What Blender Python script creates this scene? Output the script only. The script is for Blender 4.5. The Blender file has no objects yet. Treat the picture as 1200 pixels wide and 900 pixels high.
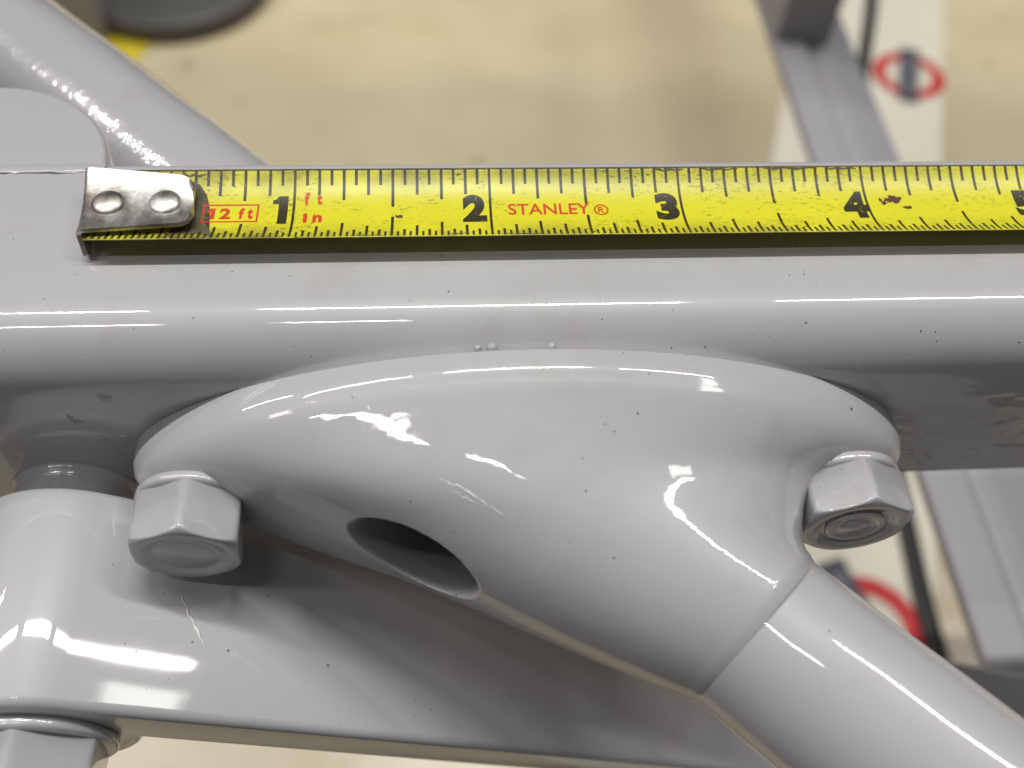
import bpy, bmesh, math, random
from mathutils import Vector, Matrix
import numpy as np

S = 0.001                       # every shape below is written in millimetres
PI = math.pi
R = math.radians
scene = bpy.context.scene
COL = scene.collection
random.seed(4)

# ------------------------------------------------------------------ camera
CAM_POS = (44.59, -81.74, 90.66)
rot = Matrix(((0.99734821, 0.0222839, -0.06928191),
              (-0.05737749, 0.82638138, -0.56018001),
              (0.04477028, 0.56266975, 0.82546858)))
cd = bpy.data.cameras.new('camera')
cam = bpy.data.objects.new('camera', cd)
COL.objects.link(cam)
cam.matrix_world = Matrix.Translation(Vector(CAM_POS) * S) @ rot.to_4x4()
cd.sensor_width = 36.0
cd.lens = 36.0 * 1100.0 / 1200.0
cd.clip_start = 0.005
cd.clip_end = 50.0
cd.dof.use_dof = True
cd.dof.focus_distance = 0.121
cd.dof.aperture_fstop = 12.5
scene.camera = cam

# ------------------------------------------------------------------ world (dim indoor surroundings)
w = bpy.data.worlds.new('World')
scene.world = w
w.use_nodes = True
w.node_tree.nodes['Background'].inputs[0].default_value = (0.92, 0.95, 0.97, 1)
w.node_tree.nodes['Background'].inputs[1].default_value = 0.045

# ------------------------------------------------------------------ fluorescent strip lamps overhead, in rows along the rail
def strip_lamp(x, y, z, length, width, power, col):
    ld = bpy.data.lights.new('strip_lamp', 'AREA')
    ld.shape = 'RECTANGLE'
    ld.size = length
    ld.size_y = width
    ld.energy = power
    ld.color = col
    o = bpy.data.objects.new('strip_lamp', ld)
    o.location = (x, y, z)
    d = Vector((0.05, -0.0, 0.0)) - Vector((x, y, z))
    # turned only about X so that the tube stays parallel to the rail
    o.rotation_euler = (math.atan2(d.y, -d.z), 0, 0)
    COL.objects.link(o)
    return o

COOL = (0.97, 1.0, 0.93)
WARM = (1.0, 0.955, 0.95)
for x, y, pw, c in ((-3.0, 1.27, 18.0, WARM), (-1.443, 0.70, 17.0, WARM), (0.142, 0.70, 26.0, COOL), (1.677, 0.70, 15.0, WARM)):
    strip_lamp(x, y, 2.6, 1.22, 0.075, pw * 1.1, c)           # row behind the rail
for x, ln, c in ((-1.385, 1.22, WARM), (-0.24, 0.36, COOL)):
    strip_lamp(x, -0.45, 2.6, ln, 0.05, 7.5 * ln, c)       # row in front of it
strip_lamp(2.1, 0.3, 2.6, 0.34, 0.34, 3.5, COOL)           # square ceiling panels
strip_lamp(-2.4, 0.2, 2.4, 0.34, 0.34, 3.2, WARM)

scene.view_settings.view_transform = 'Standard'
scene.view_settings.look = 'None'
scene.view_settings.gamma = 1.0
scene.view_settings.exposure = 0.36
scene.view_settings.use_curve_mapping = False
scene.render.engine = 'CYCLES'
scene.cycles.use_denoising = True

# ------------------------------------------------------------------ helpers
def finish(name, me, mat, parent=None, smooth=True):
    if smooth:
        for p in me.polygons:
            p.use_smooth = True
    if mat is not None:
        me.materials.clear()
        me.materials.append(mat)
    o = bpy.data.objects.new(name, me)
    COL.objects.link(o)
    if parent is not None:
        o.parent = parent
    return o

def mesh_obj(name, verts, faces, mat, parent=None, smooth=True, scale=S):
    me = bpy.data.meshes.new(name)
    me.from_pydata([(v[0] * scale, v[1] * scale, v[2] * scale) for v in verts], [], faces)
    me.update()
    bm = bmesh.new()
    bm.from_mesh(me)
    bmesh.ops.recalc_face_normals(bm, faces=bm.faces)
    bm.to_mesh(me)
    bm.free()
    return finish(name, me, mat, parent, smooth)

def tag(o, label, cat, group=None, kind=None):
    o['label'] = label
    o['category'] = cat
    if group:
        o['group'] = group
    if kind:
        o['kind'] = kind
    return o

def empty(name, loc=(0, 0, 0)):
    o = bpy.data.objects.new(name, None)
    o.empty_display_size = 0.01
    COL.objects.link(o)
    return o

def bevel(o, width, seg=4, angle=40):
    m = o.modifiers.new('bevel', 'BEVEL')
    m.width = width * S
    m.segments = seg
    m.limit_method = 'ANGLE'
    m.angle_limit = R(angle)
    m.harden_normals = False
    return o

def grid_faces(nr, nc, closed=True):
    f = []
    for i in range(nr - 1):
        for j in range(nc if closed else nc - 1):
            k = (j + 1) % nc
            f.append((i * nc + j, i * nc + k, (i + 1) * nc + k, (i + 1) * nc + j))
    return f

def lathe(name, profile, origin, axis, mat, parent, n=72, phase=0.0, rfun=None):
    """profile of (radius, height); rfun(phi, r, h) may turn the circle into a hexagon"""
    a = Vector(axis).normalized()
    u = a.orthogonal().normalized()
    if abs(a.z) < 0.9:
        u = Vector((0, 0, 1)).cross(a).normalized()
    v = a.cross(u)
    o = Vector(origin)
    verts = []
    for r, h in profile:
        for j in range(n):
            p = 2 * PI * j / n
            rr = rfun(p + phase, r, h) if rfun else r
            verts.append(o + u * (rr * math.cos(p)) + v * (rr * math.sin(p)) + a * h)
    faces = grid_faces(len(profile), n)
    faces.append(tuple(range(n)))
    faces.append(tuple((len(profile) - 1) * n + j for j in range(n)))
    return mesh_obj(name, verts, faces, mat, parent)

def tube(name, a, b, r, mat, parent, n=96, rows=60, wob=0.0, endcap=True):
    a = Vector(a); b = Vector(b)
    d = (b - a).normalized()
    u = Vector((0, 0, 1)).cross(d).normalized()
    v = d.cross(u)
    L = (b - a).length
    verts = []
    for i in range(rows):
        t = i / (rows - 1)
        c = a + d * (L * t)
        for j in range(n):
            p = 2 * PI * j / n
            rr = r + wob * math.sin(3 * p + t * 9) * math.sin(t * 23 + p)
            verts.append(c + u * rr * math.cos(p) + v * rr * math.sin(p))
    faces = grid_faces(rows, n)
    faces.append(tuple(range(n)))
    faces.append(tuple((rows - 1) * n + j for j in range(n)))
    return mesh_obj(name, verts, faces, mat, parent)

def box(name, x0, x1, y0, y1, z0, z1, mat, parent=None, bev=0.6):
    v = [(x0, y0, z0), (x1, y0, z0), (x1, y1, z0), (x0, y1, z0), (x0, y0, z1), (x1, y0, z1), (x1, y1, z1), (x0, y1, z1)]
    f = [(0, 3, 2, 1), (4, 5, 6, 7), (0, 1, 5, 4), (1, 2, 6, 5), (2, 3, 7, 6), (3, 0, 4, 7)]
    o = mesh_obj(name, v, f, mat, parent)
    if bev:
        bevel(o, bev, 4)
    return o

def extrude_y(name, prof, y0, y1, mat, parent, bev=0.0, seg=4):
    n = len(prof)
    v = [(x, y0, z) for x, z in prof] + [(x, y1, z) for x, z in prof]
    f = [(i, (i + 1) % n, n + (i + 1) % n, n + i) for i in range(n)]
    f.append(tuple(range(n)))
    f.append(tuple(range(n, 2 * n)))
    o = mesh_obj(name, v, f, mat, parent)
    if bev:
        bevel(o, bev, seg, 50)
    return o

def spl(xs, ys):
    """smooth interpolation through points (Catmull-Rom, monotone parameter)"""
    xs = np.array(xs, float); ys = np.array(ys, float)
    m = np.zeros_like(ys)
    d = np.diff(ys) / np.diff(xs)
    m[0] = d[0]; m[-1] = d[-1]
    for i in range(1, len(ys) - 1):
        m[i] = 0 if d[i - 1] * d[i] <= 0 else 2 * d[i - 1] * d[i] / (d[i - 1] + d[i])
    def f(x):
        i = int(min(max(np.searchsorted(xs, x) - 1, 0), len(xs) - 2))
        h = xs[i + 1] - xs[i]; t = min(max((x - xs[i]) / h, 0), 1)
        return ((2 * t**3 - 3 * t**2 + 1) * ys[i] + (t**3 - 2 * t**2 + t) * h * m[i]
                + (-2 * t**3 + 3 * t**2) * ys[i + 1] + (t**3 - t**2) * h * m[i + 1])
    return f

# ------------------------------------------------------------------ materials
class NT:
    def __init__(self, name):
        self.m = bpy.data.materials.new(name)
        self.m.use_nodes = True
        self.t = self.m.node_tree
        self.b = self.t.nodes['Principled BSDF']
        self.co = self.t.nodes.new('ShaderNodeTexCoord').outputs['Object']
    def n(self, typ, **kw):
        nd = self.t.nodes.new(typ)
        for k, v in kw.items():
            setattr(nd, k, v)
        return nd
    def l(self, a, b):
        self.t.links.new(a, b)
    def noise(self, scale, detail=2, rough=0.5, vec=None, dist=0.0):
        nd = self.n('ShaderNodeTexNoise')
        nd.inputs['Scale'].default_value = scale
        nd.inputs['Detail'].default_value = detail
        nd.inputs['Roughness'].default_value = rough
        nd.inputs['Distortion'].default_value = dist
        self.l(vec if vec is not None else self.co, nd.inputs['Vector'])
        return nd.outputs['Fac']
    def ramp(self, fac, stops):
        nd = self.n('ShaderNodeValToRGB')
        while len(nd.color_ramp.elements) < len(stops):
            nd.color_ramp.elements.new(0.5)
        for e, (p, c) in zip(nd.color_ramp.elements, stops):
            e.position = p
            e.color = c if len(c) == 4 else (*c, 1)
        self.l(fac, nd.inputs[0])
        return nd.outputs[0]
    def math(self, op, a, b=None, c=None, clamp=False):
        nd = self.n('ShaderNodeMath', operation=op, use_clamp=clamp)
        for i, x in enumerate((a, b, c)):
            if x is None:
                continue
            if isinstance(x, (int, float)):
                nd.inputs[i].default_value = x
            else:
                self.l(x, nd.inputs[i])
        return nd.outputs[0]
    def mix(self, fac, a, b):
        nd = self.n('ShaderNodeMix', data_type='RGBA')
        for s, x in ((0, fac), (6, a), (7, b)):
            if isinstance(x, (int, float)):
                nd.inputs[s].default_value = x
            elif isinstance(x, tuple):
                nd.inputs[s].default_value = x if len(x) == 4 else (*x, 1)
            else:
                self.l(x, nd.inputs[s])
        return nd.outputs[2]
    def bump(self, h, dist, strength=1.0, prev=None):
        nd = self.n('ShaderNodeBump')
        nd.inputs['Distance'].default_value = dist
        nd.inputs['Strength'].default_value = strength
        self.l(h, nd.inputs['Height'])
        if prev is not None:
            self.l(prev, nd.inputs['Normal'])
        return nd.outputs[0]
    def specks(self, scale, radius, keep):
        """sparse little round specks: 1 inside a speck"""
        v = self.n('ShaderNodeTexVoronoi')
        v.inputs['Scale'].default_value = scale
        self.l(self.co, v.inputs['Vector'])
        sep = self.n('ShaderNodeSeparateColor')
        self.l(v.outputs['Color'], sep.inputs[0])
        rad = self.math('MULTIPLY', sep.outputs[1], radius)
        a = self.math('LESS_THAN', v.outputs['Distance'], rad)
        b = self.math('LESS_THAN', sep.outputs[0], keep)
        return self.math('MULTIPLY', a, b)

def paint(name, base=(0.457, 0.447, 0.463), wave=0.00006, peel=0.000006, rough=0.4, wave_scale=70, peel_scale=420, speck=True):
    k = NT(name)
    tone = k.noise(35, 3)
    c = k.mix(tone, tuple(x * 0.95 for x in base), tuple(x * 1.05 for x in base))
    if speck:
        s1 = k.specks(330, 0.08, 0.07)
        s2 = k.specks(1000, 0.15, 0.34)
        clus = k.math('GREATER_THAN', k.noise(40, 3), 0.54)
        s2 = k.math('MULTIPLY', s2, clus)
        s = k.math('MAXIMUM', s1, s2)
        c = k.mix(k.math('MULTIPLY', s, 0.85), c, (0.02, 0.02, 0.02))
    smear = k.ramp(k.noise(48, 5, 0.7, dist=0.8), [(0.56, (0, 0, 0)), (0.78, (1, 1, 1))])
    c = k.mix(k.math('MULTIPLY', smear, 0.28), c, (0.30, 0.27, 0.22))
    k.l(k.ramp(k.noise(55, 5, 0.65), [(0.35, (0.012,) * 3), (0.75, (0.07,) * 3)]), k.b.inputs['Coat Roughness'])
    k.l(c, k.b.inputs['Base Color'])
    k.b.inputs['Roughness'].default_value = rough
    k.b.inputs['IOR'].default_value = 1.5
    k.b.inputs['Coat Weight'].default_value = 1.0
    b = k.bump(k.noise(wave_scale, 2, 0.4, dist=0.3), wave)
    b = k.bump(k.noise(peel_scale, 2, 0.5), peel, prev=b)
    k.l(b, k.b.inputs['Normal'])
    k.l(b, k.b.inputs['Coat Normal'])
    return k.m

M_RAIL = paint('glossy grey rail paint', wave=0.00003, peel=0.000004)
M_CAST = paint('glossy grey casting paint', wave=0.00022, peel=0.00004, wave_scale=85, peel_scale=240)
M_TUBE = paint('glossy grey tube paint', wave=0.00004, peel=0.000003)
M_PEEL = paint('orange peel grey paint', wave=0.0001, peel=0.00009, peel_scale=620, wave_scale=160, rough=0.25)
M_BOLT = paint('thick grey paint on bolts', wave=0.00014, peel=0.00001, wave_scale=260)
M_FAR = paint('grey paint on far frame', base=(0.33, 0.32, 0.345), wave=0.00003, peel=0.00001, rough=0.6, speck=False)
M_FAR.node_tree.nodes['Principled BSDF'].inputs['Coat Weight'].default_value = 0.0

def ripple_rail(m):
    """the paint on the front of the rail is rippled towards the right end"""
    t = m.node_tree
    b = t.nodes['Principled BSDF']
    prev = b.inputs['Normal'].links[0].from_socket
    co = t.nodes.new('ShaderNodeTexCoord').outputs['Object']
    sp = t.nodes.new('ShaderNodeSeparateXYZ'); t.links.new(co, sp.inputs[0])
    mr = t.nodes.new('ShaderNodeMapRange'); t.links.new(sp.outputs[0], mr.inputs[0])
    mr.inputs[1].default_value = 0.094; mr.inputs[2].default_value = 0.112
    mz = t.nodes.new('ShaderNodeMapRange'); t.links.new(sp.outputs[2], mz.inputs[0])
    mz.inputs[1].default_value = -0.008; mz.inputs[2].default_value = -0.016
    mp = t.nodes.new('ShaderNodeMapping'); t.links.new(co, mp.inputs[0]); mp.inputs['Scale'].default_value = (0.55, 1, 1)
    nz = t.nodes.new('ShaderNodeTexNoise'); nz.inputs['Scale'].default_value = 420; nz.inputs['Detail'].default_value = 1
    t.links.new(mp.outputs[0], nz.inputs['Vector'])
    a = t.nodes.new('ShaderNodeMath'); a.operation = 'MULTIPLY'; t.links.new(nz.outputs[0], a.inputs[0]); t.links.new(mr.outputs[0], a.inputs[1])
    c = t.nodes.new('ShaderNodeMath'); c.operation = 'MULTIPLY'; t.links.new(a.outputs[0], c.inputs[0]); t.links.new(mz.outputs[0], c.inputs[1])
    bp = t.nodes.new('ShaderNodeBump'); bp.inputs['Distance'].default_value = 0.00022
    t.links.new(c.outputs[0], bp.inputs['Height']); t.links.new(prev, bp.inputs['Normal'])
    t.links.new(bp.outputs[0], b.inputs['Normal']); t.links.new(bp.outputs[0], b.inputs['Coat Normal'])
ripple_rail(M_RAIL)

def plain(name, base, rough=0.5, metallic=0.0, vary=0.12, scale=60, bump=0.0):
    k = NT(name)
    t = k.noise(scale, 4, 0.6)
    k.l(k.mix(t, tuple(x * (1 - vary) for x in base), tuple(min(1, x * (1 + vary)) for x in base)), k.b.inputs['Base Color'])
    k.b.inputs['Roughness'].default_value = rough
    k.b.inputs['Metallic'].default_value = metallic
    if bump:
        k.l(k.bump(t, bump), k.b.inputs['Normal'])
    return k.m

# tape blade: yellow lacquer, grime along both edges and in scratches
def tape_material():
    k = NT('worn yellow tape lacquer')
    uv = k.n('ShaderNodeUVMap').outputs[0]
    sep = k.n('ShaderNodeSeparateXYZ'); k.l(uv, sep.inputs[0])
    u, v = sep.outputs[0], sep.outputs[1]
    base = k.mix(k.noise(90, 4, 0.6), (0.68, 0.63, 0.025), (0.80, 0.75, 0.035))
    # grime map
    edge = k.math('ABSOLUTE', k.math('SUBTRACT', v, 0.5))
    e1 = k.ramp(edge, [(0.14, (0, 0, 0)), (0.50, (1, 1, 1))])
    cloud = k.noise(150, 5, 0.65)
    left = k.ramp(u, [(0.0, (1, 1, 1)), (0.62, (0.55, 0.55, 0.55)), (1.0, (0.35, 0.35, 0.35))])
    smut = k.math('MULTIPLY', k.math('MULTIPLY', e1, left), k.ramp(cloud, [(0.36, (0, 0, 0)), (0.60, (1, 1, 1))]))
    c = k.mix(k.math('MULTIPLY', smut, 0.95), base, (0.15, 0.115, 0.035))
    mp = k.n('ShaderNodeMapping'); k.l(k.co, mp.inputs[0]); mp.inputs['Scale'].default_value = (0.45, 1.0, 1.0)
    fine = k.noise(2600, 3, 0.7, vec=mp.outputs[0])
    area = k.noise(130, 3, 0.6)
    sc = k.math('MULTIPLY', k.ramp(fine, [(0.56, (0, 0, 0)), (0.63, (1, 1, 1))]), k.ramp(area, [(0.43, (0, 0, 0)), (0.58, (1, 1, 1))]))
    sc = k.math('MULTIPLY', sc, k.math('ADD', left, k.math('MULTIPLY', e1, 0.3)))
    c = k.mix(k.math('MULTIPLY', sc, 0.9), c, (0.05, 0.035, 0.02))
    # chipped dirty rim
    rim = k.ramp(k.math('ADD', v, k.math('MULTIPLY', k.noise(420, 4, 0.7), 0.03)), [(0.985, (0, 0, 0)), (1.0, (1, 1, 1))])
    c = k.mix(k.math('MULTIPLY', rim, 0.85), c, (0.07, 0.05, 0.03))
    k.l(c, k.b.inputs['Base Color'])
    k.b.inputs['Roughness'].default_value = 0.33
    k.l(k.bump(cloud, 0.00002), k.b.inputs['Normal'])
    return k.m

def ink(name, col):
    """print that has worn off in specks: the yellow shows through"""
    k = NT(name)
    worn = k.ramp(k.noise(1300, 4, 0.7), [(0.60, (0, 0, 0)), (0.68, (1, 1, 1))])
    k.l(k.mix(k.math('MULTIPLY', worn, 0.55), col, (0.45, 0.36, 0.03)), k.b.inputs['Base Color'])
    k.b.inputs['Roughness'].default_value = 0.4
    return k.m

def metal_material():
    k = NT('worn nickel hook steel')
    mp = k.n('ShaderNodeMapping'); k.l(k.co, mp.inputs[0]); mp.inputs['Scale'].default_value = (1.0, 0.35, 1.0)
    st = k.noise(500, 5, 0.7, vec=mp.outputs[0])
    blot = k.noise(230, 4, 0.6)
    c = k.mix(k.ramp(blot, [(0.40, (0, 0, 0)), (0.62, (1, 1, 1))]), (0.82, 0.79, 0.75), (0.42, 0.38, 0.34))
    c = k.mix(k.math('MULTIPLY', k.ramp(st, [(0.55, (0, 0, 0)), (0.75, (1, 1, 1))]), 0.6), c, (0.12, 0.09, 0.08))
    k.l(c, k.b.inputs['Base Color'])
    k.b.inputs['Metallic'].default_value = 1.0
    k.l(k.ramp(st, [(0.3, (0.32,) * 3), (0.8, (0.55,) * 3)]), k.b.inputs['Roughness'])
    k.l(k.bump(blot, 0.00009), k.b.inputs['Normal'])
    return k.m

M_TAPE = tape_material()
M_INK = ink('black tape print', (0.035, 0.030, 0.012))
M_RED = ink('red tape print', (0.62, 0.06, 0.015))
M_HOOK = metal_material()
M_STEEL = plain('bare dark steel', (0.09, 0.088, 0.085), 0.35, 1.0, 0.4, 300)
M_SCR = plain('pale scratch', (0.72, 0.72, 0.69), 0.25)
M_GRIME = plain('brown grime', (0.115, 0.095, 0.05), 0.7, 0, 0.5, 700)
M_RUST = plain('rust brown wear', (0.10, 0.035, 0.015), 0.7, 0, 0.4, 900)
M_DARK = plain('dark grey paint', (0.10, 0.095, 0.09), 0.5)
M_BLACK = plain('black rubber', (0.008, 0.008, 0.008), 0.55)
M_PAPER = plain('ivory paper', (0.74, 0.70, 0.58), 0.6, 0, 0.05, 20)
M_RINGRED = plain('red print', (0.55, 0.010, 0.018), 0.55)
M_BLUEGREY = plain('grey blue print', (0.055, 0.055, 0.085), 0.55, 0, 0.3, 200)
M_YELLOW = plain('yellow floor tape', (0.72, 0.56, 0.03), 0.5)

def floor_material():
    k = NT('polished beige floor')
    a = k.noise(7, 4, 0.55)
    c = k.mix(k.ramp(a, [(0.35, (0, 0, 0)), (0.7, (1, 1, 1))]), (0.66, 0.54, 0.345), (0.84, 0.72, 0.49))
    b = k.ramp(k.noise(24, 4, 0.6), [(0.62, (0, 0, 0)), (0.75, (1, 1, 1))])
    c = k.mix(k.math('MULTIPLY', b, 0.25), c, (0.30, 0.24, 0.14))
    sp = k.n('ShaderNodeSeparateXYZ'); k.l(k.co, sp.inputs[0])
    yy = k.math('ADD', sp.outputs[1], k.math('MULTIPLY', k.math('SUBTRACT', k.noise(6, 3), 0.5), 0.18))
    band = k.ramp(yy, [(0.26, (1, 1, 1)), (0.40, (0.9, 0.9, 0.9)), (0.47, (0, 0, 0))])      # soft shadow band painted into the floor colour
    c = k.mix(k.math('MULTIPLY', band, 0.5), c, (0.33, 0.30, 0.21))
    s = k.specks(34, 0.18, 0.35)
    c = k.mix(k.math('MULTIPLY', s, 0.4), c, (0.15, 0.11, 0.06))
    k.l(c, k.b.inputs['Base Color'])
    k.b.inputs['Roughness'].default_value = 0.28
    k.l(k.bump(k.noise(18, 2), 0.002), k.b.inputs['Normal'])
    return k.m
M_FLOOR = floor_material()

# ------------------------------------------------------------------ the setting: floor
FZ = -300.0
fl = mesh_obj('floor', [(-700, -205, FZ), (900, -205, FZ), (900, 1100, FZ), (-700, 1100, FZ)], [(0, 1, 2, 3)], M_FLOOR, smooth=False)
fl['kind'] = 'structure'
fl['label'] = 'blurred polished beige floor below the frame'

# paper strip with two roundels
ps = empty('paper_strip')
tag(ps, 'blurred ivory paper strip with red ring emblems lying on the floor', 'paper strip')
def strip_x(y, side):
    return (247 if side == 0 else 354) + (y - 346) * 0.335
ys = (-200, -100, 100, 400, 900)
v = [(strip_x(y, 0), y, FZ + 0.5) for y in ys] + [(strip_x(y, 1), y, FZ + 0.5) for y in ys]
mesh_obj('sheet', v, [(i, i + 5, i + 6, i + 1) for i in range(4)], M_PAPER, ps, smooth=False)
def roundel(cx, cy, ro, ri, bl, bw, ang):
    n = 64
    z = FZ + 0.9
    v = []
    for i in range(n):
        a = 2 * PI * i / n
        v += [(cx + ro * math.cos(a), cy + ro * math.sin(a), z), (cx + ri * math.cos(a), cy + ri * math.sin(a), z)]
    f = [(2 * i, 2 * ((i + 1) % n), 2 * ((i + 1) % n) + 1, 2 * i + 1) for i in range(n)]
    ring = mesh_obj('emblem_ring', v, f, M_RINGRED, ps, smooth=False)
    c, s = math.cos(ang), math.sin(ang)
    def q(u, w, z):
        return (cx + u * c - w * s, cy + u * s + w * c, z)
    b = mesh_obj('emblem_bar', [q(-bl, -bw, z + .4), q(bl, -bw, z + .4), q(bl, bw, z + .4), q(-bl, bw, z + .4)], [(0, 1, 2, 3)], M_BLUEGREY, ring, smooth=False)
    # the row of pale letters on the bar, too blurred to read: short upright strokes
    v = []; f = []
    rnd = random.Random(7)
    x = -bl * 0.78
    while x < bl * 0.78:
        wd = 1.0; h = bw * rnd.uniform(0.34, 0.5)
        i = len(v)
        v += [q(x, -h, z + .8), q(x + wd, -h, z + .8), q(x + wd, h, z + .8), q(x, h, z + .8)]
        f.append((i, i + 1, i + 2, i + 3))
        x += wd * rnd.choice((2.0, 2.6))
    o = mesh_obj('emblem_lettering', v, f, M_FAR, ring, smooth=False)
    o['kind'] = 'stuff'
roundel(357, 425, 24.0, 15.5, 29, 6.5, R(72))
roundel(224, 49, 25.5, 17.0, 34, 7.0, R(105))

# black strap lying over the paper
pts = [(380, 590), (352, 500), (328, 433), (300, 340), (272, 220), (257, 105), (252, 37), (256, -60), (284, -190), (330, -330), (352, -400)]
v = []; f = []
fx = spl([-p[1] for p in pts], [p[0] for p in pts])
N = 90
for i in range(N):
    y = 590 - i * 790 / (N - 1)
    x = fx(-y)
    for dx, dz in ((-4.6, 0.5), (-4.2, 2.2), (4.2, 2.2), (4.6, 0.5)):
        v.append((x + dx, y, FZ + 0.6 + dz))
tag(mesh_obj('black_strap', v, grid_faces(N, 4), M_BLACK), 'narrow black strap running over the ivory paper strip on the floor', 'strap')

# lower frame: rail along Y, upright post on it
lf = empty('lower_frame')
tag(lf, 'out of focus grey steel channel passing below the main rail on the right', 'steel frame')
x0, zt = 183.0, -146.0
prof = [(x0, zt), (x0 + 13, zt + 0.2), (x0 + 15.5, zt - 3.5), (x0 + 18.5, zt - 3.5), (x0 + 20.5, zt - 1.5), (x0 + 39, zt - 8), (x0 + 39, zt - 12), (x0 + 4, zt - 9), (x0, zt - 4)]
extrude_y('channel', prof, -180, 620, M_FAR, lf, 1.0)
box('upright_post', 183.5, 207, 248, 305, zt - 3, 60, M_FAR, lf, 1.2)
box('side_plate', 223, 300, -60, 74, zt - 30, zt - 22, M_FAR, lf, 1.0)

# round foot, grey leg and yellow floor tape, far upper left
lg = empty('pedestal_leg')
tag(lg, 'blurred grey leg standing on a dark round foot at the upper left', 'table leg')
lathe('round_foot', [(60, 0), (65, 1.5), (66, 4), (66, 12), (64.5, 14), (60, 14.6)], (-135, 522, FZ + 0.2), (0, 0, 1), M_DARK, lg, n=96)
box('leg', -222, -170, 458, 515, FZ + 0.3, FZ + 120, M_FAR, lg, 3)
mesh_obj('yellow_floor_tape', [(-176, 446, FZ + .6), (-152, 434, FZ + .6), (-130, 480, FZ + .6), (-172, 500, FZ + .6)], [(0, 1, 2, 3)], M_YELLOW, None, smooth=False)
tag(bpy.data.objects['yellow_floor_tape'], 'small blurred yellow patch on the floor beside the dark round foot', 'floor tape')

# ------------------------------------------------------------------ main rail
YF, YB, ZB = -15.0, 17.8, -36.5
rail = empty('frame_rail')
tag(rail, 'glossy grey painted square steel rail lying across the picture under the tape', 'steel rail')
def rounded_rect(y0, y1, z0, z1, radii, n=14):
    out = []
    for cy, cz, a0, r in ((y1, z1, 0, radii[0]), (y0, z1, 90, radii[1]), (y0, z0, 180, radii[2]), (y1, z0, 270, radii[3])):
        sy = -1 if cy == y1 else 1
        sz = -1 if cz == z1 else 1
        for i in range(n + 1):
            a = R(a0 + 90 * i / n)
            out.append((cy + sy * r + r * math.cos(a), cz + sz * r + r * math.sin(a)))
    return out
prof = rounded_rect(YF, YB, ZB, 0.0, (1.6, 8.5, 3.0, 3.0))
rows = 120
v = []
for i in range(rows):
    x = -170 + 460 * i / (rows - 1)
    for y, z in prof:
        v.append((x, y, z))
n = len(prof)
f = grid_faces(rows, n)
f += [tuple(range(n)), tuple((rows - 1) * n + j for j in range(n))]
mesh_obj('square_tube', v, f, M_RAIL, rail)
# rounded lug welded flush against the back edge
prof = []
for i in range(49):
    a = R(-5 + 190 * i / 48)
    prof.append((-18.6 + 17.9 * math.cos(a), 16.2 + 17.4 * math.sin(a)))
prof = [(-0.75, 15.2)] + prof[2:-2] + [(-36.4, 15.2)]
n = len(prof)
v = [(x, y, 0.12) for x, y in prof] + [(x, y, -6) for x, y in prof]
f = [(i, (i + 1) % n, n + (i + 1) % n, n + i) for i in range(n)] + [tuple(range(n)), tuple(range(n, 2 * n))]
bevel(mesh_obj('lug_plate', v, f, M_RAIL, rail), 0.8, 4, 40)
# weld ridge along the seam of lug and rail
v = []; rw = random.Random(3)
for i in range(60):
    x = -37 + 36.3 * i / 59
    hgt = 0.12 + 0.16 * rw.random()
    for j in range(9):
        a = PI * j / 8
        v.append((x, 16.3 + 0.12 * rw.random() - (0.7 + .3 * rw.random()) * math.cos(a), 0.02 + hgt * math.sin(a)))
mesh_obj('weld_seam', v, grid_faces(60, 9, False), M_BOLT, rail)
# tube running off the back of the rail
tube('rear_tube', (24, 13.2, -20), (-88, 125.2, -20), 11.1, M_PEEL, rail, n=96, rows=200, wob=0.10)

# ------------------------------------------------------------------ bracket: flared casting on the front face, running into the brace tube
br = empty('clamp_bracket')
tag(br, 'glossy grey flared cast bracket bolted to the rail and running into a round tube', 'bracket')
ZC = -20.0
#      key   Lx     Ly     Rx     Ry     H     e
rowsK = [   # last column: how far the middle of the section bulges outward
    (0.0,  3.0, -15.05, 107.6, -15.05, 19.75, 1.36, 0),
    (1.0,  3.0, -17.7, 107.6, -17.7, 19.7, 1.36, -0.4),
    (1.7,  3.5, -20.0, 107.1, -20.0, 19.3, 1.35, -0.9),
    (2.2,  4.7, -21.7, 105.9, -21.7, 18.7, 1.33, -0.6),
    (2.7,  6.6, -22.7, 103.9, -22.7, 18.05, 1.30, 0.2),
    (4.0, 11.2, -23.3, 98.8, -23.3, 17.0, 1.19, 3.1),
    (5.0, 16.0, -24.6, 94.9, -23.8, 16.3, 1.08, 4.4),
    (5.6, 19.6, -26.0, 92.8, -24.8, 15.85, 1.01, 4.8),
    (6.4, 26.2, -28.0, 91.6, -26.6, 15.2, 0.95, 4.9),
    (7.2, 32.8, -30.6, 90.9, -28.6, 14.7, 0.93, 4.2),
    (8.1, 40.4, -34.7, 90.3, -30.3, 14.15, 0.93, 3.2),
    (9.0, 47.8, -38.9, 89.9, -31.8, 13.6, 0.95, 2.1),
    (9.9, 55.0, -42.8, 89.6, -33.1, 13.1, 0.97, 1.0),
    (10.8, 62.1, -46.3, 89.4, -34.0, 12.7, 1.0, 0.4),
    (11.5, 68.0, -49.3, 89.3, -34.8, 12.2, 1.0, 0.1),
    (12.0, 72.0, -51.0, 89.25, -35.2, 11.9, 1.0, 0)]
K = list(zip(*rowsK))
fs = [spl(K[0], K[i]) for i in range(1, 8)]
NS, NTH = 270, 400
P = np.zeros((NS, NTH, 3))
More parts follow.
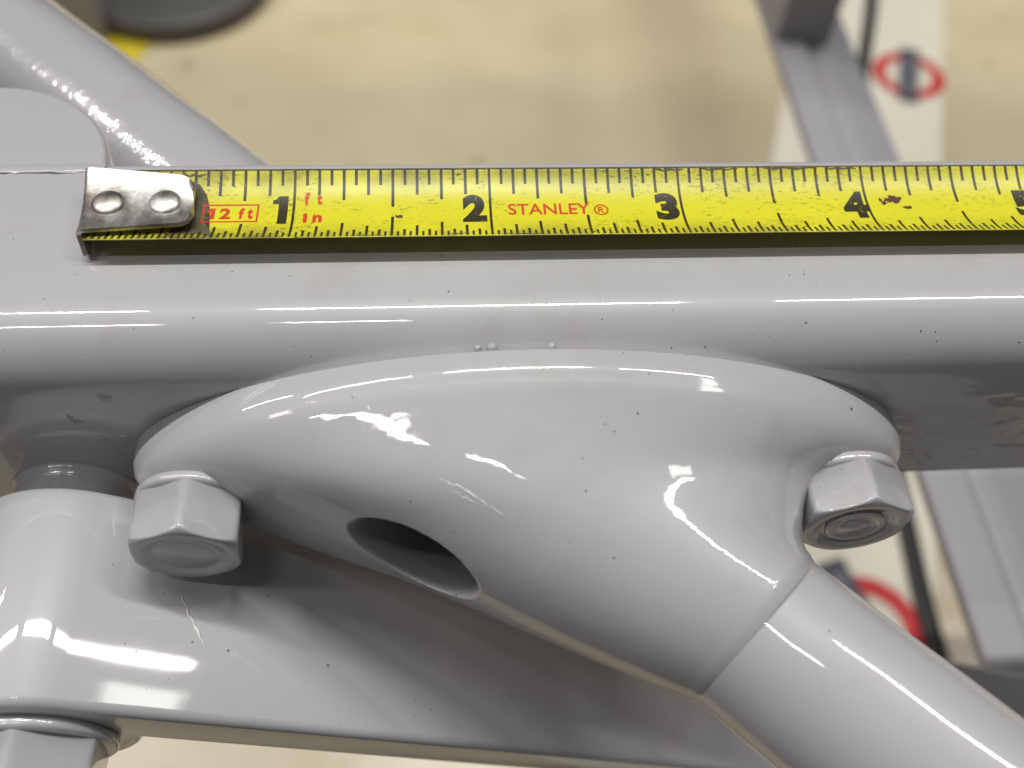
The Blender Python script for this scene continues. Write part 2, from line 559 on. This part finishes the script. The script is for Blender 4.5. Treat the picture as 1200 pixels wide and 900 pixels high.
for i in range(NS):
    k = 12.0 * i / (NS - 1)
    lx, ly, rx, ry, H, e, bul = [g(k) for g in fs]
    dn = Vector((ly - ry, rx - lx, 0)).normalized() * -bul
    for j in range(NTH):
        ph = 2 * PI * j / NTH
        c, s = math.cos(ph), math.sin(ph)
        t = (1 - c) / 2
        hh = H * math.copysign(abs(s) ** e, s)
        P[i, j] = (lx + (rx - lx) * t + dn.x * s * s, ly + (ry - ly) * t + dn.y * s * s, ZC + hh)
# fair the surface lengthwise (the rim near the rail keeps its edge)
kk = np.linspace(0, 12, NS)
m = np.clip((kk - 1.75) / 2.2, 0, 1); m = (m * m * (3 - 2 * m)) * np.clip((12 - kk) / 0.6, 0, 1)
m = m[1:-1, None, None]
for _ in range(700):
    P[1:-1] += m * 0.5 * (0.5 * (P[:-2] + P[2:]) - P[1:-1])
# curl of the lip into the joint crease
axis = np.array([0.7071, -0.7071, 0.0])
cen = np.array([(72.0 + 89.25) / 2, (-51.0 - 35.2) / 2, ZC])
last = P[-1]
extra = []
for sc, ad in ((0.993, 0.4), (0.979, 0.85), (0.962, 1.3), (0.946, 1.7), (0.93, 2.0)):
    extra.append(cen + (last - cen) * sc + axis * ad)
P = np.concatenate([P, np.array(extra)], 0)
# slot cast into the lower left side
def dent(P, c, ax, inn, a, b, depth, sharp):
    c = np.array(c, float); ax = np.array(ax, float); ax /= np.linalg.norm(ax)
    inn = np.array(inn, float); inn -= ax * (inn @ ax); inn /= np.linalg.norm(inn)
    up = np.cross(inn, ax)
    if up[2] < 0: up = -up
    d = P - c
    x = d @ ax / a; y = d @ up / b; z = d @ inn
    r = np.sqrt(x * x + y * y)
    k = np.clip((1.0 + sharp - r) / (2 * sharp), 0, 1)
    k = k * k * (3 - 2 * k)
    k = np.where(np.abs(z) < 10, k, 0)
    return P + (k * depth)[..., None] * inn
P = dent(P, (40.1, -34.3, -16.8), (0.85, -0.52, -0.05), (0.22, 0.62, -0.72), 7.6, 3.9, 16.0, 0.17)
nr = P.shape[0]
v = [tuple(p) for p in P.reshape(-1, 3)]
f = grid_faces(nr, NTH) + [tuple(range(NTH)), tuple((nr - 1) * NTH + j for j in range(NTH))]
mesh_obj('casting', v, f, M_CAST, br)
# hair-thin wrinkles and scratches in the paint
def wrinkle(pts, nrm, wd, seed, parent, name='paint_scratch'):
    rg = random.Random(seed)
    pts = [Vector(p) for p in pts]; nn = Vector(nrm).normalized()
    n_ = 16
    vs = []
    for q in range(n_):
        t = q / (n_ - 1) * (len(pts) - 1)
        i = min(int(t), len(pts) - 2); f_ = t - i
        c = pts[i].lerp(pts[i + 1], f_)
        tg = (pts[i + 1] - pts[i]).normalized()
        sd = nn.cross(tg).normalized()
        c = c + sd * rg.uniform(-.16, .16)
        w_ = wd * math.sin(PI * (0.06 + 0.88 * q / (n_ - 1))) * rg.uniform(.25, 1.2)
        for b in range(5):
            an = PI * b / 4
            vs.append(c + sd * w_ * math.cos(an) + nn * (w_ * .4 * math.sin(an) + 0.01))
    mesh_obj(name, vs, grid_faces(n_, 5, False), M_SCR, parent)
cn = (-.2, -.36, .91)
wrinkle([(34.3, -19.2, -2.9), (35.3, -20.94, -3.27), (36.62, -22.92, -3.77)], cn, .17, 1, br)
wrinkle([(34.08, -22.87, -4.3), (35.6, -24.2, -4.5)], cn, .12, 2, br)
wrinkle([(43.51, -29.52, -5.2), (46.41, -31.11, -5.5), (50.72, -33.99, -6.6)], (-.2, -.54, .82), .17, 3, br)
wrinkle([(44.95, -30.9, -5.72), (47.84, -32.7, -6.3)], (-.2, -.57, .8), .10, 4, br)
wrinkle([(26.58, -26.4, -9.9), (28.87, -27.58, -10.0)], (-.4, -.8, .45), .14, 5, br)
# brace tube
ta = cen + axis * 0.2
tb = cen + axis * 95
bt = tube('brace_tube', tuple(ta), tuple(tb), 11.05, M_TUBE, br, rows=140, wob=0.04)
for vv in bt.data.vertices:                      # fillet of paint and weld at the joint
    q = np.array(vv.co) / S - cen
    al = q @ axis
    if al < 5:
        rad = q - axis * al
        vv.co = Vector((cen + axis * al + rad * (1 + 0.012 * ((5 - al) / 5) ** 2)) * S)

# bolts: washer + hex head
def hexr(af):
    def g(phi, r, h):
        s = sum(max(0.0, math.cos(phi - k * PI / 3)) ** 34 for k in range(6))
        hx = (af / 2) * s ** (-1 / 34.0)
        return min(hx, r) if r < 90 else hx
    return g
def hex_profile(af, h, base=0.0, recess=0.9, stud=0.55):
    q = af / 2
    p = [(99, base), (99, base + h * 0.8)]
    ac = q / math.cos(PI / 6)
    for i in range(9):
        a = i / 8 * PI / 2
        p.append((q * 0.90 + (ac - q * 0.90) * math.cos(a), base + h * 0.82 + h * 0.18 * math.sin(a)))
    p += [(q * 0.84, base + h), (q * 0.78, base + h - 0.1), (q * 0.72, base + h - recess * .6), (q * 0.66, base + h - recess),
          (q * 0.60, base + h - recess), (q * 0.56, base + h - recess + stud * .5), (q * 0.50, base + h - recess + stud), (q * 0.25, base + h - recess + stud + .1), (0.05, base + h - recess + stud + .12)]
    return p
def bolt(x, y, z, af, h, phase, parent, wr=8.0, bare=False, recess=.5, stud=.3, label=None):
    b = empty('bolt')
    b.parent = parent
    if label:
        b['label'] = label
    lathe('washer', [(wr - .5, 0), (wr - .1, .15), (wr, .5), (wr, 1.1), (wr - .15, 1.4), (wr - .6, 1.6), (1.0, 1.6)], (x, y, z), (0, -1, 0), M_BOLT, b)
    hd = lathe('hex_head', hex_profile(af, h, 1.55, recess, stud), (x, y, z), (0, -1, 0), M_BOLT, b, n=144, phase=phase, rfun=hexr(af))
    if bare:
        q = af / 2
        lathe('thread_end', [(q * .58, -.2), (q * .58, .35), (q * .54, .5), (q * .44, .52), (q * .41, .34), (q * .30, .34), (q * .27, .5), (.05, .55)], (x, y - 1.55 - h + recess - .1, z), (0, -1, 0), M_BOLT, hd)
    return b
bolt(11.6, -23.1, ZC, 13.0, 7.0, R(6), br, wr=7.2, recess=.3, stud=.15)
bolt(97.8, -23.1, ZC, 13.6, 6.2, R(2), br, wr=7.4, bare=True, recess=.7, stud=.2)
# drops of paint bridging the gap between casting and rail
for px, rr in ((48.4, 0.5), (50.2, 0.7), (57.4, 0.6)):
    lathe('paint_bead', [(rr * math.cos(a), rr * math.sin(a)) for a in [R(x) for x in (-80, -50, -20, 10, 40, 65, 86)]], (px, -14.4, -0.8), (0.5, -0.3, 1), M_BOLT, br, n=16)

# blisters in the paint on the front of the rail
for x, z, r1, r2, sd_ in ((2.15, -8.7, 1.0, .7, 1), (-3.47, -13.2, .35, .8, 2), (-2.69, -14.1, .7, .45, 3), (-1.2, -18.2, .7, .3, 4), (2.14, -17.7, .8, .5, 5)):
    rg = random.Random(sd_)
    vs = []
    for i in range(5):
        th = i / 4
        for j in range(14):
            a = 2 * PI * j / 14
            k_ = (1 - th) * (1 + .35 * math.sin(3 * a + sd_) * rg.random())
            vs.append((x + r1 * k_ * math.cos(a), YF + 0.02 - 0.28 * math.sin(th * PI / 2) - (.08 * rg.random() if 0 < i < 4 else 0), z + r2 * k_ * math.sin(a)))
    mesh_obj('paint_blister', vs, grid_faces(5, 14), M_BOLT, rail)

# ------------------------------------------------------------------ pivot arm below
arm = empty('pivot_arm')
tag(arm, 'broad flat grey painted arm sloping away beneath the bracket, with rounded pivot end', 'pivot arm')
AX, AZ, AR = -8.0, -34.0, 13.1
nx, nz = 0.5, 0.8660
prof = []
for i in range(40):
    a = R(60 + (343.7 - 60) * i / 39)
    prof.append((AX + AR * math.cos(a), AZ + AR * math.sin(a)))
lx_, lz_ = prof[-1]
L = 215
prof.append((lx_ + .866 * L, lz_ - .5 * L))
tx_, tz_ = prof[0]
prof.append((tx_ + .866 * (L + 8), tz_ - .5 * (L + 8)))
extrude_y('arm_plate', prof, -48.9, -20.3, M_TUBE, arm, 1.3, 5)
lathe('bushing', [(9.4, 0), (9.2, .6), (8.8, 1.2), (8.7, 1.8), (8.8, 2.6), (8.7, 3.4), (8.8, 4.0), (9.3, 4.6), (9.4, 5.2), (9.3, 5.8)], (AX - 0.6, -14.9, AZ + .3), (0, -1, 0), M_PEEL, arm)
bolt(AX, -48.85, AZ, 17.0, 9.5, R(8), arm, wr=10.2, recess=.4, stud=.2)

wrinkle([(9.2, -33.0, -28.76), (10.3, -35.5, -29.4), (11.6, -37.6, -30.15), (12.6, -39.6, -30.73)], (.5, 0, .866), .22, 9, arm)

# ------------------------------------------------------------------ tape measure
tape = empty('tape_measure')
tag(tape, 'worn yellow steel tape measure blade with riveted end hook lying along the rail', 'tape measure')
TR, TW = 13.0, 12.7              # cup radius and blade width
TZ = 2.05                        # underside of the blade's middle above the rail
TYC = 6.1
def on_tape(x, w, off=0.0):
    """x in mm along the blade, w in mm across (0 = near edge), off = lift above the print side"""
    a = (w - TW / 2) / TR
    r = TR - off
    return (x, TYC + r * math.sin(a), TZ + TR - r * math.cos(a))
nxs, nws = 120, 28
v = []; uvs = []
for i in range(nxs):
    x = 0.6 + 150 * i / (nxs - 1)
    for j in range(nws):
        v.append(on_tape(x, TW * j / (nws - 1)))
        uvs.append((x / 127.0, j / (nws - 1)))
blade = mesh_obj('blade', v, grid_faces(nxs, nws, False), M_TAPE, tape)
uvl = blade.data.uv_layers.new(name='UVMap')
for lp in blade.data.loops:
    uvl.data[lp.index].uv = uvs[lp.vertex_index]
so = blade.modifiers.new('thick', 'SOLIDIFY'); so.thickness = 0.14 * S; so.offset = 0
# make sure printed side faces up
if blade.data.polygons[0].normal.z < 0:
    blade.data.flip_normals()

def conform(bm, off):
    for vv in bm.verts:
        vv.co = Vector(on_tape(vv.co.x, vv.co.y, off)) * S
def decal(name, bm, mat, parent, off=0.085):
    for i in range(1, 28):
        w_ = TW * i / 28
        bmesh.ops.bisect_plane(bm, geom=bm.verts[:] + bm.edges[:] + bm.faces[:], plane_co=(0, w_, 0), plane_no=(0, 1, 0))
    conform(bm, off)
    bm.normal_update()
    for fc in bm.faces:
        if fc.normal.z < 0:
            fc.normal_flip()
    me = bpy.data.meshes.new(name)
    bm.to_mesh(me); bm.free()
    return finish(name, me, mat, parent, False)

# graduation ticks
bm = bmesh.new()
def tick(x, w0, w1, wd):
    q = [bm.verts.new((x + dx, w_, 0)) for dx, w_ in ((-wd / 2, w0), (wd / 2, w0), (wd / 2, w1), (-wd / 2, w1))]
    bm.faces.new(q)
for k in range(1, 32 * 6):
    x = k * 25.4 / 32
    if x > 148:
        break
    if k % 32 == 0:
        tick(x, 0.1, TW - 0.1, 0.34)
        continue
    if k % 2 == 0:
        ln = 5.7 if k % 16 == 0 else 4.5 if k % 8 == 0 else 3.7 if k % 4 == 0 else 2.2
        tick(x, TW - 0.15 - ln, TW - 0.15, 0.38)
    lb = 4.9 if k % 16 == 0 else 3.7 if k % 8 == 0 else 3.0 if k % 4 == 0 else 2.0 if k % 2 == 0 else 1.45
    tick(x, 0.12, 0.12 + lb, 0.36 if k % 2 == 0 else 0.3)
t_ = decal('graduation_marks', bm, M_INK, tape)
t_['kind'] = 'stuff'

def poly_bm(polys):
    b = bmesh.new()
    for poly in polys:
        b.faces.new([b.verts.new((x, y, 0)) for x, y in poly])
    bmesh.ops.triangulate(b, faces=b.faces[:])
    return b

def text_bm(body, x0, x1, w0, w1, bold=0.0, shear=0.0):
    cu = bpy.data.curves.new('t', 'FONT')
    cu.body = body
    cu.size = 1.0
    cu.offset = bold
    cu.shear = shear
    cu.resolution_u = 6
    o = bpy.data.objects.new('t', cu)
    COL.objects.link(o)
    dg = bpy.context.evaluated_depsgraph_get()
    me = bpy.data.meshes.new_from_object(o.evaluated_get(dg))
    b = bmesh.new(); b.from_mesh(me)
    bpy.data.objects.remove(o); bpy.data.meshes.remove(me); bpy.data.curves.remove(cu)
    xs = [q.co.x for q in b.verts]; ys_ = [q.co.y for q in b.verts]
    for q in b.verts:
        q.co.x = x0 + (q.co.x - min(xs)) / (max(xs) - min(xs)) * (x1 - x0)
        q.co.y = w0 + (q.co.y - min(ys_)) / (max(ys_) - min(ys_)) * (w1 - w0)
        q.co.z = 0
    return b

NW0, NW1 = 3.75, 8.75            # numeral band across the blade
def numeral(ch, xr, wd):
    decal('numeral', text_bm(ch, xr - wd, xr, NW0, NW1, bold=0.065), M_INK, tape, 0.09)
xr = 25.4 - 0.75                 # a slab-sided 1
decal('numeral', poly_bm([[(xr - 1.2, NW0), (xr, NW0), (xr, NW1), (xr - 1.2, NW1 - .02)], [(xr - 1.95, NW1 - 1.25), (xr - 1.2, NW1 - 1.25), (xr - 1.2, NW1 - .02), (xr - 1.5, NW1 - .5), (xr - 1.95, NW1 - .65)]]), M_INK, tape, 0.09)
numeral('2', 50.8 - 0.5, 3.15)
numeral('3', 76.2 - 0.45, 3.1)
numeral('4', 101.6 - 0.1, 3.4)
numeral('5', 125.4, 3.4)

decal('red_lettering', text_bm('STANLEY', 53.1, 63.9, 5.15, 7.2, bold=0.012), M_RED, tape, 0.088)
# registered mark: ring and R
b = bmesh.new()
n = 28
for i in range(n):
    a0, a1 = 2 * PI * i / n, 2 * PI * (i + 1) / n
    cx, cw = 65.35, 5.95
    b.faces.new([b.verts.new((cx + r * 0.95 * math.cos(a), cw + r * math.sin(a), 0)) for r, a in ((1.02, a0), (1.02, a1), (0.78, a1), (0.78, a0))])
decal('registered_mark', b, M_RED, tape, 0.088)
decal('registered_letter', text_bm('R', 64.95, 65.8, 5.4, 6.5, bold=0.02), M_RED, tape, 0.088)
# 12 ft in its red box
def frame_polys(x0, x1, w0, w1, t):
    return [[(x0, w0), (x1, w0), (x1, w0 + t), (x0, w0 + t)], [(x0, w1 - t), (x1, w1 - t), (x1, w1), (x0, w1)],
            [(x0, w0 + t), (x0 + t, w0 + t), (x0 + t, w1 - t), (x0, w1 - t)], [(x1 - t, w0 + t), (x1, w0 + t), (x1, w1 - t), (x1 - t, w1 - t)]]
decal('length_box', poly_bm(frame_polys(13.9, 21.0, 4.2, 7.5, 0.24)), M_RED, tape, 0.088)
decal('red_letter', poly_bm([[(14.95, 4.85), (15.5, 4.85), (15.5, 6.85), (14.95, 6.85)], [(14.5, 6.1), (14.95, 6.1), (14.95, 6.85), (14.5, 6.5)]]), M_RED, tape, 0.088)
for ch, a, b_ in (('2', 16.1, 17.5), ('f', 18.5, 19.2), ('t', 19.6, 20.3)):
    decal('red_letter', text_bm(ch, a, b_, 4.85, 6.85, bold=0.045), M_RED, tape, 0.088)
for ch, a, b_, c_, d_ in (('f', 26.7, 27.4, 7.3, 9.3), ('t', 28.3, 29.0, 7.3, 9.1), ('I', 26.7, 27.2, 4.0, 5.8), ('n', 27.9, 29.1, 4.0, 5.5)):
    decal('red_letter', text_bm(ch, a, b_, c_, d_, bold=0.05), M_RED, tape, 0.088)

# worn-through spots
def blot(name, cx, cw, rx, rw, mat, seed, n=22, rough=0.45):
    rg = random.Random(seed)
    pts = []
    for i in range(n):
        a = 2 * PI * i / n
        k_ = 1 + rough * (rg.random() - 0.5) * 2
        pts.append((cx + rx * k_ * math.cos(a), cw + rw * k_ * math.sin(a)))
    decal(name, poly_bm([pts]), mat, tape, 0.095)
blot('worn_spot', 105.3, 7.4, 1.1, 0.6, M_RUST, 1)
blot('worn_spot', 104.0, 6.75, 0.45, 0.3, M_RUST, 2)
blot('worn_spot', 107.0, 5.9, 0.6, 0.3, M_RUST, 3)
blot('worn_spot', 103.6, 7.3, 0.3, 0.22, M_RUST, 4)
blot('worn_spot', 38.9, 5.0, 0.45, 0.3, M_RUST, 5)
# torn grimy patch beside the hook
decal('grime_patch', poly_bm([[(10.5, 1.0), (13.6, 1.5), (16.2, 0.5), (15.3, 2.6), (14.5, 3.9), (14.3, 5.4), (14.7, 7.2), (14.2, 9.0), (13.2, 10.6), (12.0, 11.2), (10.5, 11.2)]]), M_GRIME, tape, 0.08)
for i, (x0, x1, wv) in enumerate(((73, 77, 12.25), (79.5, 84.5, 12.3), (88, 95.5, 12.35), (97, 101, 12.3), (33, 37, .45), (45.5, 48, .7), (52, 57, .35), (11, 14, 11.9))):
    rg = random.Random(20 + i)
    top = []; bot = []
    for q in range(14):
        x = x0 + (x1 - x0) * q / 13
        c_ = wv + 0.10 * math.sin(q * 1.1 + i) * (1 if wv > 6 else 1)
        th = 0.08 + 0.16 * rg.random() * math.sin(PI * q / 13)
        top.append((x, min(TW - .02, c_ + th))); bot.append((x, max(0.02, c_ - th)))
    decal('scuff', poly_bm([bot + top[::-1]]), M_GRIME, tape, 0.094)

# end hook
def hook_point(x, s, t):
    """point on the hook's plate: s across -1..1, t along 0..1"""
    y0 = 1.0 + 1.0 * t
    y1 = 12.0 - 1.7 * t
    if t > 0.86:
        q = (t - 0.86) / 0.14
        k_ = 1.6 * (1 - math.sqrt(max(0, 1 - q * q)))
        y0 += k_; y1 -= k_
    y = (y0 + y1) / 2 + s * (y1 - y0) / 2
    z = 4.15 - 0.75 * (1 - s * s)
    return (x - 0.09 * (y - 1.0), y, z)
def hook_mesh():
    nw_ = 31
    v = []
    path = [('tab', i / 11) for i in range(12)] + [('bend', i / 8) for i in range(1, 8)] + [('plate', i / 29) for i in range(30)]
    for kind, t in path:
        for j in range(nw_):
            s = -1 + 2 * j / (nw_ - 1)
            if kind == 'plate':
                v.append(hook_point(0.6 + 13.0 * t, s, t))
            else:
                p = hook_point(0.6, s, 0)
                r = 0.7
                if kind == 'bend':
                    a = t * PI / 2
                    v.append((p[0] - r * math.cos(a), p[1], p[2] - r + r * math.sin(a)))
                else:
                    sy = 6.5 + (p[1] - 6.5) * (0.88 + 0.12 * t) - 1.9 * (1 - t)
                    tip = 0.7 * (max(0, abs(s) - 0.7) / 0.3) ** 2
                    zb = 0.3 + tip
                    v.append((p[0] - r + 0.35 * (1 - t), sy, zb + (p[2] - r - zb) * t))
    return v, grid_faces(len(path), nw_, False)
v, f = hook_mesh()
hook = mesh_obj('end_hook', v, f, M_HOOK, tape)
so = hook.modifiers.new('thick', 'SOLIDIFY'); so.thickness = 0.6 * S; so.offset = 0
bevel(hook, 0.2, 3, 60)
for x in (2.6, 9.6):
    p = hook_point(x, -0.05, x / 14)
    p = (x, 6.0, p[2] + 0.25)
    lathe('rivet', [(1.45, -0.3), (1.5, 0.1), (1.95, 0.12), (2.02, 0.25), (1.92, 0.42), (1.5, 0.62), (0.9, 0.78), (0.3, 0.84), (0.03, 0.84)], p, (-0.05, -0.06, 1), M_HOOK, hook, n=40)
